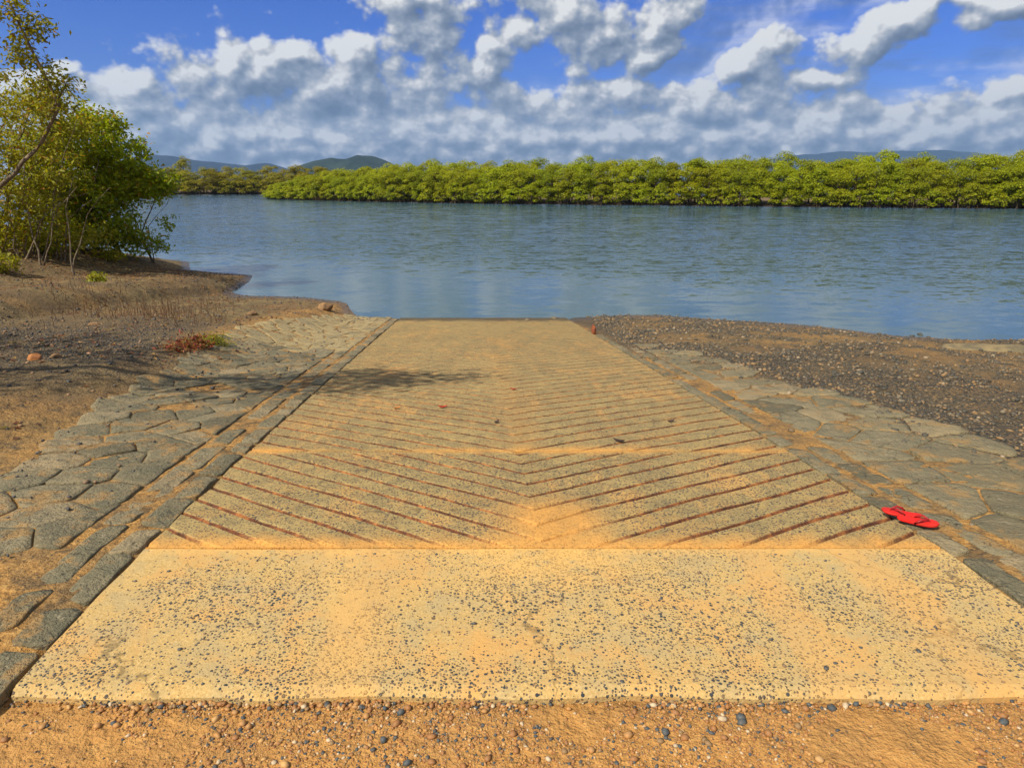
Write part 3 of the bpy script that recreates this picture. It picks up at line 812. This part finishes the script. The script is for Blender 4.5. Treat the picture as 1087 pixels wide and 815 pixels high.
# ---------------------------------------------------------------- mangroves across the river
def far_tree_meshes(seed,h,rad,nleaf,leaf,low=True):
    random.seed(seed)
    lobes=[]
    k=random.randint(24,30)
    for i in range(k):
        a=random.uniform(0,6.28); rr=rad*math.sqrt(random.random())*.8
        zz=random.uniform(.16 if low else .45,.86)*h
        s=rad*random.uniform(.22,.40)
        rr*=1.0 if zz<h*.65 else .65
        lobes.append((Vector((rr*math.cos(a),rr*math.sin(a),zz)),s,s*random.uniform(.6,.9)))
    lobes.append((Vector((random.uniform(-.4,.4),random.uniform(-.4,.4),h*.85)),rad*.42,h*.13))
    C=[];N=[]
    for c,s,v in lobes:
        m=int(nleaf/len(lobes))
        q=rng.normal(size=(m,3)); q/=np.linalg.norm(q,axis=1,keepdims=True)
        q[:,2]=np.where(q[:,2]<-.3,-q[:,2],q[:,2])
        r=rng.uniform(.55,1.08,(m,1))**.6
        bump=np.array([1+.28*mn.noise(Vector((w[0]*3+c.x,w[1]*3,w[2]*3+c.z))) for w in q])[:,None]
        C.append(q*r*bump*np.array([s,s,v])+np.array(c[:])); N.append(q+np.array([0,0,.7]))
    me=leafmesh('foliage',np.concatenate(C),np.concatenate(N),leaf,leaf*.6,1.2)
    me.materials.append(M_leaf_far)
    V=[];F=[]
    tube(V,F,[Vector((0,0,-.3)),Vector((.1,0,h*.3)),Vector((-.05,.1,h*.6)),Vector((0,0,h*.85))],[.13,.11,.08,.03],6)
    for c,s,v in lobes[:9]:
        st=Vector((0,0,h*random.uniform(.12,.4))); tube(V,F,curvepts(st,c,.1,3,.08),[.06,.05,.035,.015],5)
    for i in range(9):
        a=random.uniform(0,6.28); r=random.uniform(.6,1.4)
        tube(V,F,[Vector((0,0,h*random.uniform(.1,.22))),Vector((r*.6*math.cos(a),r*.6*math.sin(a),h*.1)),Vector((r*math.cos(a),r*math.sin(a),-.35))],[.04,.035,.025],4)
    tm=bpy.data.meshes.new('trunk'); tm.from_pydata(V,[],F); tm.materials.append(M_wood); tm.update()
    return me,tm
protos=[far_tree_meshes(100+i,6.6,2.45+.12*i,5200,.22) for i in range(7)]
tip=[far_tree_meshes(200+i,6.6,2.7,3000,.3) for i in range(2)]
def plant_tree(x,y,sc,sz,pr,label,group,name='mangrove_tree',mats=None):
    root=bpy.data.objects.new(name,None); COL.objects.link(root)
    root.location=(x,y,max(H(x,y),-.1)); root.rotation_euler[2]=random.uniform(0,6.28); root.scale=(sc,sc,sz)
    tag(root,label,'tree',group)
    for nm,me in(('crown',pr[0]),('trunk',pr[1])):
        c=bpy.data.objects.new(nm,me); COL.objects.link(c); c.parent=root
        if mats and nm=='crown':
            c.material_slots[0].link='OBJECT'; c.material_slots[0].material=mats
    return root
random.seed(77)
def isl_pt(s):
    L=0
    for (a,b),(c,d) in zip(ISL,ISL[1:]):
        l=math.hypot(c-a,d-b)
        if s<=L+l: t=(s-L)/l; return a+(c-a)*t,b+(d-b)*t,(c-a)/l,(d-b)/l
        L+=l
    return None
for row,(off,step) in enumerate([(1.0,2.35),(3.6,2.7),(7.0,3.1)]):
    s=0.6*row
    while True:
        q=isl_pt(s)
        if not q or q[0]>74: break
        x,y,tx,ty=q; nx_,ny_=-ty,tx
        if ny_<0: nx_,ny_=-nx_,-ny_
        o=off+random.uniform(-.7,.7)
        x+=nx_*o; y+=ny_*o
        sz=.89*np.interp(s,[0,6,14,26,45,200],[.50,.58,.72,.9,1.02,1.0])*random.uniform(.9,1.07)
        if row==0: sz*=.86
        if row==2: sz*=1.02+ (.10 if random.random()<.16 else 0)
        lab=['mangrove in the front row of the island, leaves down to the water','mangrove in the middle row of the island, crown above the front row','mangrove in the back row of the island, only its top showing'][row]
        grp=['front row mangroves on the island','middle row mangroves on the island','back row mangroves on the island'][row]
        plant_tree(x,y,np.clip(sz*1.05,.62,1.05)*random.uniform(.92,1.1),sz,random.choice(protos),lab,grp)
        s+=step*random.uniform(.85,1.15)*np.interp(s,[0,20],[.8,1.])
bush=[far_tree_meshes(300+i,3.0,1.7,1700,.24) for i in range(3)]
s=0
while True:
    q=isl_pt(s)
    if not q or q[0]>74: break
    x,y,tx,ty=q; k=random.uniform(-.2,.5)
    plant_tree(x,y+k,random.uniform(.8,1.05),random.uniform(.75,1.15)*np.interp(s,[0,20],[.6,1]),random.choice(bush),'low mangrove bush at the waterline in front of the island trees','waterline bushes of the island','mangrove_bush')
    s+=2.5*random.uniform(.8,1.2)
# emergent crowns on the skyline
for px,dy,sz,lab in [(620,98,1.13,'mangrove with a rounded top standing proud above the middle of the island skyline'),(975,93,1.17,'yellowish mangrove rising above the skyline toward the right of the island'),
                 (1075,90,1.19,'mangrove rising highest at the far right end of the island'),(790,96,1.12,'slim mangrove poking above the skyline right of the island middle'),(462,112,1.12,'mangrove standing proud where the island skyline first levels out')]:
    dy+=9
    r=ray(px,195); x=r.x/r.y*dy
    plant_tree(x,dy,.85,sz*.9,random.choice(protos),lab,None)
# low sprawling bushes at the island's left tip
for x,y,s in [(-49,145.5,.42),(-47.5,142,.45),(-46,140.6,.48),(-44.4,138.6,.5)]:
    plant_tree(x,y,.7,s,tip[0],'low bright bush sprawling at the left tip of the island','bushes at the tip of the island','mangrove_bush')
# far bank on the left
random.seed(78)
x=-128
while x<-48:
    for row in range(2):
        y=199.5+row*4+.1*(x+80)+random.uniform(-1,1)
        plant_tree(x+random.uniform(-1,1),y,random.uniform(1.05,1.4),random.uniform(.72,.98) if row==0 else random.uniform(.9,1.2),random.choice(protos),
          ['tree in the front line of the distant left bank','tree in the back line of the distant left bank'][row],['front line of trees on the distant bank','back line of trees on the distant bank'][row],'bank_tree',M_leaf_bank)
    x+=random.uniform(3.2,4.4)
x=-128
while x<-46:
    plant_tree(x,197.5+.1*(x+80)+random.uniform(-.6,.6),random.uniform(1.3,1.7),random.uniform(1.,1.5),random.choice(bush),'low scrub at the waterline of the distant left bank','waterline scrub of the distant bank','bank_bush',M_leaf_bank)
    x+=random.uniform(3.,4.2)
r=ray(196,195); plant_tree(r.x/r.y*207,207,1.0,1.52,protos[3],'tallest dark rounded tree on the distant left bank','', 'bank_tree',M_leaf_bank)
for o in list(COL.objects):
    if o.get('group')=='' : del o['group']
# mixed driftwood / rocks -------------------------------------------------
def rock(name,loc,size,mat,label,cat,seed,rotz=0):
    import bmesh
    bm=bmesh.new(); bmesh.ops.create_icosphere(bm,subdivisions=4,radius=1.)
    for v in bm.verts:
        d=1+.22*mn.fractal(v.co*1.3+Vector((seed,0,0)),1.,2.,4)+.12*mn.noise(v.co*.8+Vector((0,seed,0)))
        v.co=v.co*d
        # planed faces
        for k in range(5):
            n=Vector((math.sin(seed*3+k*2.1),math.cos(seed+k*1.7),math.sin(k*1.3+seed))).normalized()
            e=v.co.dot(n)-.78
            if e>0: v.co-=n*e*.8
        v.co.x*=size[0];v.co.y*=size[1];v.co.z*=size[2]
    me=bpy.data.meshes.new(name); bm.to_mesh(me); bm.free()
    o=link(name,me,mat,smooth=True,label=label,cat=cat,loc=loc); o.rotation_euler[2]=rotz; return o
def on(px,py,z=None):
    r=ray(px,py); t=.5
    while t<40:
        t+=.01; x,y,zz=r.x*t,r.y*t,CAMH+r.z*t
        if zz<max(H(x,y),0): break
    return x,y,max(H(x,y),0)
M_brown=mat_simple('brown_rock',(.30,.17,.07),.85,(.14,.08,.04),6.,.02)
M_or=mat_simple('orange_rock',(.45,.18,.05),.85,(.25,.1,.04),20.,.01)
M_dk=mat_simple('dark_rock',(.10,.09,.07),.85,(.2,.15,.09),8.,.02)
x,y,z=on(345,329); rock('boulder',(x,y,z+.05),(.16,.14,.11),M_brown,'rounded brown boulder at the water edge left of the ramp foot','rock',1.)
x,y,z=on(268,334); rock('boulder',(x,y,z+.02),(.09,.08,.05),M_brown,'small brown rock on the wet mud left of the rounded boulder','rock',2.)
x,y,z=on(37,382); rock('stone',(x,y,z+.02),(.07,.06,.05),M_or,'orange stone lying on the gravelly dirt near the left edge','stone',3.)
x,y,z=on(60,380); rock('stone',(x,y,z+.015),(.06,.05,.035),M_brown,'flat brown stone just right of the orange stone','stone',4.)
x,y,z=on(100,345); rock('stone',(x,y,z+.01),(.08,.06,.03),M_brown,'low brown stone among the dry stems of the left bank','stone',5.)
x,y,z=on(630,354); rock('stone',(x,y,z+.06),(.045,.04,.10),mat_simple('red_stone',(.30,.085,.03),.85,(.12,.04,.025),20.,.01),'rust-red stone standing upright at the right edge of the lower ramp','stone',6.)
x,y,z=on(1062,372); rock('rock_slab',(x,y,z-.01),(.95,.30,.10),mat_simple('tan_rock',(.26,.19,.09),.85,(.12,.10,.06),5.,.02),'long low tan rock slab at the water edge by the right frame edge','rock',7.,-.15)
x,y,z=on(1075,378); rock('stone',(x+.1,y-.25,z+.0),(.3,.14,.05),M_dk,'dark flat stone in front of the tan rock slab','stone',8.)
for i,(px,py,s) in enumerate([(560,340,.05),(588,338,.06)]):
    x,y,z=on(px,py); rock('stone',(x,y,max(prof(y),0)+.01),(s*1.4,s,.03),M_dk,['small dark stone at the foot of the ramp, the left of two','small dark stone at the foot of the ramp, the right of two'][i],'stone',9.+i)
# fallen leaves on the ramp
def fallen(px,py,L,W,mat,label,rz,curl=.02):
    r=ray(px,py); t=.5
    while t<30:
        t+=.005
        if CAMH+r.z*t<prof(r.y*t): break
    x,y=r.x*t,r.y*t; z=prof(y)+.004
    V=[];F=[];n=8
    for i in range(n+1):
        a=i/n; w=W*math.sin(a*math.pi)**.7*.5+.001; xx=(a-.5)*L; zz=curl*(2*a-1)**2
        V+= [(xx,-w,zz+w*.5),(xx,0,zz),(xx,w,zz+w*.5)]
    for i in range(n):
        for k in range(2): F.append((i*3+k,i*3+3+k,i*3+4+k,i*3+1+k))
    o=obj('fallen_leaf',V,F,mat,smooth=True,label=label,cat='leaf',loc=(x,y,z)); o.rotation_euler[2]=rz
    md=o.modifiers.new('thick','SOLIDIFY'); md.thickness=.0015; return o
ml=mat_simple('red_fallen_leaf',(.45,.05,.02),.6,(.3,.05,.02)); md_=mat_simple('dark_fallen_leaf',(.07,.04,.03),.7); mo=mat_simple('orange_fallen_leaf',(.5,.17,.03),.6)
fallen(470,433,.085,.04,ml,'curled red leaf lying on the left half of the ribbed ramp',.2)
fallen(545,414,.07,.03,ml,'small red leaf near the middle of the lower ramp',-.3)
fallen(421,434,.07,.03,mo,'orange leaf left of the curled red leaf on the ramp',.5)
fallen(657,469,.09,.035,md_,'dark curled leaf right of centre on the ramp below the red leaves',-.4)
fallen(712,448,.07,.03,md_,'dark leaf near the right side of the lower ramp',.3)
fallen(527,449,.06,.03,md_,'dark leaf on the middle line of the ramp',.8)

# ---------------------------------------------------------------- red flip-flops
M_fl=mat_simple('red_rubber',(.72,.012,.008),.6,(.50,.022,.012),14.,.002,.3)
M_fl2=mat_simple('dull_red_rubber',(.30,.010,.01),.55,(.34,.01,.01),30.,.001,.4)
def flipflop(loc,rot,label,tilt=(0,0)):
    root=bpy.data.objects.new('flip_flop',None); COL.objects.link(root); tag(root,label,'sandal')
    L=.25
    def w(t): return .031+.017*math.sin(min(1,max(0,(t-.25)/.75))*math.pi*.78)+.0*t
    pts=[]
    n=22
    for i in range(n+1):
        t=i/n; e=math.sqrt(max(0,1-(abs(t-.5)*2)**5)); pts.append((t*L-L/2, w(t)*e))
    out=[(x,y+.006*math.sin((x/L+.5)*3)) for x,y in pts]+[(x,-y+.006*math.sin((x/L+.5)*3)) for x,y in pts[::-1]][1:-1]
    m=len(out); V=[];F=[]
    rings=[(0,.94),(.003,1.),(.015,1.),(.018,.97),(.0185,.85)]
    def arch(x): return .012*(max(0,-x/L*2))**2+.02*max(0,x/L*2-.45)**2
    for z,s in rings:
        for x,y in out: V.append((x*(.5+.5*s),y*s,z+arch(x)*1.))
    for r in range(len(rings)-1):
        for i in range(m): j=(i+1)%m; F.append((r*m+i,r*m+j,(r+1)*m+j,(r+1)*m+i))
    F.append(tuple(range(m))[::-1])
    V.append((0,0,.019)); c=len(V)-1
    for i in range(m): F.append(((len(rings)-1)*m+i,(len(rings)-1)*m+(i+1)%m,c))
    sole=obj('sole',V,F,M_fl,root,smooth=False)
    V=[];F=[]
    for s in(-1,1):
        a=Vector((.07,.004,.022)); b_=Vector((-.02,s*.042,.018))
        p=[a,a+Vector((-.012,s*.004,.022)),a.lerp(b_,.45)+Vector((0,s*.006,.034)),a.lerp(b_,.8)+Vector((0,s*.004,.018)),b_]
        tube(V,F,p,[.004,.006,.008,.009,.006],8)
    tube(V,F,[Vector((.07,.004,.015)),Vector((.068,.004,.03)),Vector((.062,.004,.044))],[.0035,.0035,.004],6)
    obj('strap',V,F,M_fl2,root,smooth=True)
    root.location=loc; root.rotation_euler=(tilt[0],tilt[1],rot); root.scale=(.74,.74,.6)
    return root
zz=prof(3.25)+.03
flipflop((2.015,3.205,zz),R(152),'red rubber flip-flop at the slab edge, the left and farther of the pair')
flipflop((2.04,3.10,zz+.006),R(-30),'red rubber flip-flop overlapping the other on the paving, the right and nearer of the pair',(R(6),R(-4)))

# ---------------------------------------------------------------- hills
def hill(name,y,pts,depth,mat,seed,rough):
    """pts: photo skyline (px,py). real ridge mesh at distance y"""
    nx=160; ny=24
    xs=[at(p[0],p[1],y).x for p in pts]; zs=[at(p[0],p[1],y).z for p in pts]
    co=[]
    for j in range(ny+1):
        v=j/ny
        for i in range(nx+1):
            x=xs[0]+(xs[-1]-xs[0])*i/nx
            top=float(np.interp(x,xs,zs))
            prof_=math.sin(min(1,v/.6)*math.pi/2)**1.3 if v<.6 else math.cos((v-.6)/.4*math.pi/2)
            n=mn.fractal(Vector((x*rough,v*3.,seed)),.9,2.1,6)
            h=top*prof_*(1+.16*n*(1.2-prof_*.9))
            co.append((x,y-depth*.6+depth*v,max(h,0)-3))
    obj(name,co,[(j*(nx+1)+i,j*(nx+1)+i+1,(j+1)*(nx+1)+i+1,(j+1)*(nx+1)+i) for j in range(ny) for i in range(nx)],mat,smooth=True,kind='structure')
def mat_hill(name,a,b_,s):
    m,g=material(name); n=g.noise(g.pos(),s,6,.7); finish(g,g.ramp(n,[(.35,a),(.65,b_)]),1.,g.bump(n,1.,8.),.1); return m
hill('distant_hills',5200,[(90,188),(130,170),(158,164),(185,166),(215,171),(240,173),(262,175),(285,173),(300,177),(330,185),(370,195)],900,mat_hill('haze_tinted_hill',(.010,.02,.035),(.025,.038,.055),.006),2.,.004)  # forest colour shifted to blue, distance haze put into it
hill('green_hill',2600,[(255,196),(290,187),(315,178),(335,170),(352,166),(368,167),(380,163),(395,164),(408,169),(430,180),(470,196)],600,mat_hill('green_hill',(.013,.025,.020),(.034,.052,.036),.01),5.,.006)
hill('blue_range',8300,[(700,195),(760,177),(810,169),(850,164),(890,161),(920,162),(960,160),(1000,159),(1035,162),(1070,170),(1110,185),(1180,196)],1000,mat_hill('far_hill',(.010,.02,.03),(.02,.035,.045),.003),9.,.003)

# ---------------------------------------------------------------- haze
HAZE=True
if HAZE:
    m,g=material('haze_air')
    v=g.n('ShaderNodeVolumePrincipled'); g.put(v.inputs['Color'],(.36,.60,1.)); g.put(v.inputs['Density'],8e-5); g.put(v.inputs['Anisotropy'],.1)
    out=g.n('ShaderNodeOutputMaterial'); g.t.links.new(v.outputs[0],out.inputs['Volume'])
    x0,x1,y0,y1,z0,z1=-9600,9600,-900,10300,-120,760
    vs=[(x,y,z) for z in(z0,z1) for y in(y0,y1) for x in(x0,x1)]
    obj('haze',vs,[(0,2,3,1),(4,5,7,6),(0,1,5,4),(2,6,7,3),(0,4,6,2),(1,3,7,5)],m,kind='stuff')

# ---------------------------------------------------------------- sun and sky
SUN_EL=R(47); SUN_AZ=math.atan2(-.70,-.71)
sd_=Vector((math.sin(SUN_AZ)*math.cos(SUN_EL),math.cos(SUN_AZ)*math.cos(SUN_EL),math.sin(SUN_EL)))
L=bpy.data.lights.new('sun','SUN'); L.energy=4.6; L.angle=R(.6); L.color=(1.,.93,.80)
so=bpy.data.objects.new('sun',L); COL.objects.link(so); so.rotation_euler=(-sd_).to_track_quat('-Z','Y').to_euler()
W=bpy.data.worlds.new('World'); S.world=W; W.use_nodes=True; W.node_tree.nodes.clear()
SKYT=(.46,.62,1.38)   # polarised deep blue
# cloud density group over (azimuth, elevation)
def azel(px,py):
    r=ray(px,py); return math.atan2(r.x,r.y), math.atan2(r.z,math.hypot(r.x,r.y))
CL=[ # px,py,rx,ry,tilt(deg, + = right end up), strength
 (150,105,62,34,0),(205,72,38,30,0),(240,62,34,28,0),(270,85,60,34,0),(330,95,70,42,0),(375,70,30,34,20),(395,105,48,34,0),(120,125,60,26,0),
 (312,58,34,18,10),(485,82,52,30,0),(452,30,46,40,10),(520,50,30,16,0),(438,-8,40,26,0),(545,32,30,22,0),(625,42,62,42,-8),(600,10,60,30,0),(690,68,45,22,30),(705,25,26,40,-25),
 (590,118,75,26,0),(660,105,40,22,0),(800,72,42,20,32),(925,48,66,24,34),(965,20,34,18,35),(880,78,42,12,10),(1065,8,48,18,0),(1075,98,42,17,8),
 (760,125,90,30,0),(880,120,90,24,0),(1010,130,110,26,0),(75,68,16,10,0),(30,85,50,12,0),(460,135,70,28,0),(560,145,80,30,0)]
gr=bpy.data.node_groups.new('cloud_density','ShaderNodeTree')
gr.interface.new_socket('Vector',in_out='INPUT',socket_type='NodeSocketVector')
gr.interface.new_socket('Density',in_out='OUTPUT',socket_type='NodeSocketFloat')
g=G(gr); gr.interface.new_socket('Smooth',in_out='OUTPUT',socket_type='NodeSocketFloat'); gi=g.n('NodeGroupInput'); go=g.n('NodeGroupOutput')
v=gi.outputs[0]
wn=g.noise(v,9.,2,.5,out='Color'); wn.node.noise_dimensions='2D'
vw=g.vm('ADD',v,g.vm('SCALE',g.vm('SUBTRACT',wn,(.5,.5,.5)),scale=.05))
d=None
for px,py,rx,ry,t in CL:
    a,e=azel(px,py); a2,_=azel(px+rx,py); _,e2=azel(px,py-ry)
    q=g.map(vw,loc=(a,e,0),rot=(0,0,R(t)),scale=(abs(a2-a)*1.22,abs(e2-e)*1.28,1),typ='TEXTURE')
    l=g.vm('LENGTH',q)
    d=l if d is None else g.m('SMOOTH_MIN',d,l,.12)
blob=g.m('SUBTRACT',1.,d)
sp=g.n('ShaderNodeSeparateXYZ'); g.put(sp.inputs[0],v)
bank=g.mapr(sp.outputs[1],.06,.135,1.25,-.6,smooth=False)     # solid bank towards the horizon, everywhere round
elsewhere=g.m('MULTIPLY',g.m('SUBTRACT',g.noise(g.map(v,scale=(1,2,1)),2.6,2,.6),.54),3.)
faraz=g.mapr(g.m('ABSOLUTE',sp.outputs[0]),.75,.95)
hi=g.mapr(sp.outputs[1],.22,.30)
el2=g.m('ADD',g.m('MULTIPLY',g.m('MAXIMUM',faraz,hi),g.m('ADD',elsewhere,1.45)),-.75)  # out-of-view cloud cover, thickened to neutralise the blue fill and grey the water
blob=g.m('MAXIMUM',g.m('MAXIMUM',blob,bank),el2)
stv=g.map(v,scale=(1,1.25,1))
# puffs: finer toward the horizon (2D textures keep the sky cheap)
def flat(sock): 
    nd=sock.node
    if nd.bl_idname=='ShaderNodeTexNoise': nd.noise_dimensions='2D'
    else: nd.voronoi_dimensions='2D'
    return sock
lowf=g.mapr(sp.outputs[1],.02,.14,1.,0.)
pA=flat(g.vor(stv,17.,'F1',detail=3.,rough=.55))
pB=flat(g.vor(g.map(stv,scale=(1,1.12,1)),27.,'F1',detail=2.,rough=.5))
pm=g.n('ShaderNodeMix'); g.put(pm.inputs[0],lowf); g.put(pm.inputs[2],pA); g.put(pm.inputs[3],pB)
fb=flat(g.noise(stv,20.,6,.55,dist=.1))
fb2=flat(g.noise(stv,7.,2,.5))
sm=g.m('ADD',g.m('MULTIPLY',g.m('ADD',blob,.40),1.15),g.m('MULTIPLY',g.m('SUBTRACT',.40,pm.outputs[0]),.95))
sm=g.m('ADD',sm,g.m('MULTIPLY',g.m('SUBTRACT',fb2,.5),.8))
dd=g.m('ADD',sm,g.m('MULTIPLY',g.m('SUBTRACT',fb,.5),1.2))
g.put(go.inputs[1],sm)
g.put(go.inputs[0],dd)
g=G(W.node_tree)
tc=g.n('ShaderNodeTexCoord').outputs['Generated']
s3=g.n('ShaderNodeSeparateXYZ'); g.put(s3.inputs[0],tc)
az=g.m('ARCTAN2',s3.outputs[0],s3.outputs[1])
el=g.m('ARCSINE',s3.outputs[2])
cb=g.n('ShaderNodeCombineXYZ'); g.put(cb.inputs[0],az); g.put(cb.inputs[1],el)
def den(off):
    nd=g.n('ShaderNodeGroup'); nd.node_tree=gr; g.put(nd.inputs[0],g.vm('ADD',cb.outputs[0],off) if off else cb.outputs[0]); return nd.outputs
d0=den(None); d1=den((-.008,.011,0)); d2=den((-.018,.03,0))
sky=g.n('ShaderNodeTexSky',sky_type='NISHITA'); sky.sun_disc=False; sky.sun_elevation=SUN_EL; sky.sun_rotation=SUN_AZ%(2*math.pi)
sky.air_density=1.0; sky.dust_density=.3; sky.ozone_density=2.5
hs=g.n('ShaderNodeHueSaturation'); g.put(hs.inputs['Saturation'],1.35); g.put(hs.inputs['Value'],.85); g.put(hs.inputs['Color'],sky.outputs[0])
skyc=hs.outputs[0]
alpha=g.mapr(d0[0],-.10,.48)
veil=g.m('MULTIPLY',g.mapr(g.noise(g.map(cb.outputs[0],rot=(0,0,R(-6)),scale=(3,16,1)),1.4,5,.6),.36,.66),.62)
alpha=g.m('MAXIMUM',alpha,g.m('MULTIPLY',veil,g.mapr(az,-.1,.35)))
lit=g.m('ADD',g.m('MULTIPLY',g.m('SUBTRACT',d0[0],d1[0]),.62),g.m('MULTIPLY',g.m('SUBTRACT',d0[1],d2[1]),.22))
lit=g.m('ADD',lit,g.mapr(d0[0],.1,1.9,.60,.40,smooth=False))
cc=g.ramp(lit,[(0,(1.4,1.9,2.9)),(.28,(2.2,2.8,3.9)),(.5,(3.5,4.1,5.2)),(.72,(5.8,6.2,6.9)),(.9,(9.0,9.0,9.0)),(1,(11.,11.,10.8))])
# ramp colours are clamped to what the socket holds, so scale from normalised values
for e in cc.node.color_ramp.elements:
    c=e.color; e.color=(c[0]/12,c[1]/12,c[2]/12,1)
cc=g.vm('SCALE',cc,scale=12.*.78)
cc=g.mix(g.mapr(el,.0,.06,.35,0.),cc,(2.9,3.5,4.7))
fin=g.mix(alpha,g.vm('MULTIPLY',skyc,SKYT),cc)
bg=g.n('ShaderNodeBackground'); g.put(bg.inputs[0],fin); g.put(bg.inputs[1],.075)
wo=g.n('ShaderNodeOutputWorld'); g.t.links.new(bg.outputs[0],wo.inputs[0])
W.cycles.sampling_method='MANUAL'; W.cycles.sample_map_resolution=512

# ---------------------------------------------------------------- camera
cd=bpy.data.cameras.new('camera'); cam=bpy.data.objects.new('camera',cd); COL.objects.link(cam)
cam.location=(0,0,CAMH); cam.rotation_euler=(R(90)-PITCH,0,0)
cd.sensor_width=36; cd.lens=36*FPX/1087; cd.clip_start=.05; cd.clip_end=30000
S.camera=cam
S.view_settings.view_transform='Standard'; S.view_settings.look='None'; S.view_settings.exposure=.45; S.view_settings.gamma=1
S.render.resolution_x=1024; S.render.resolution_y=767
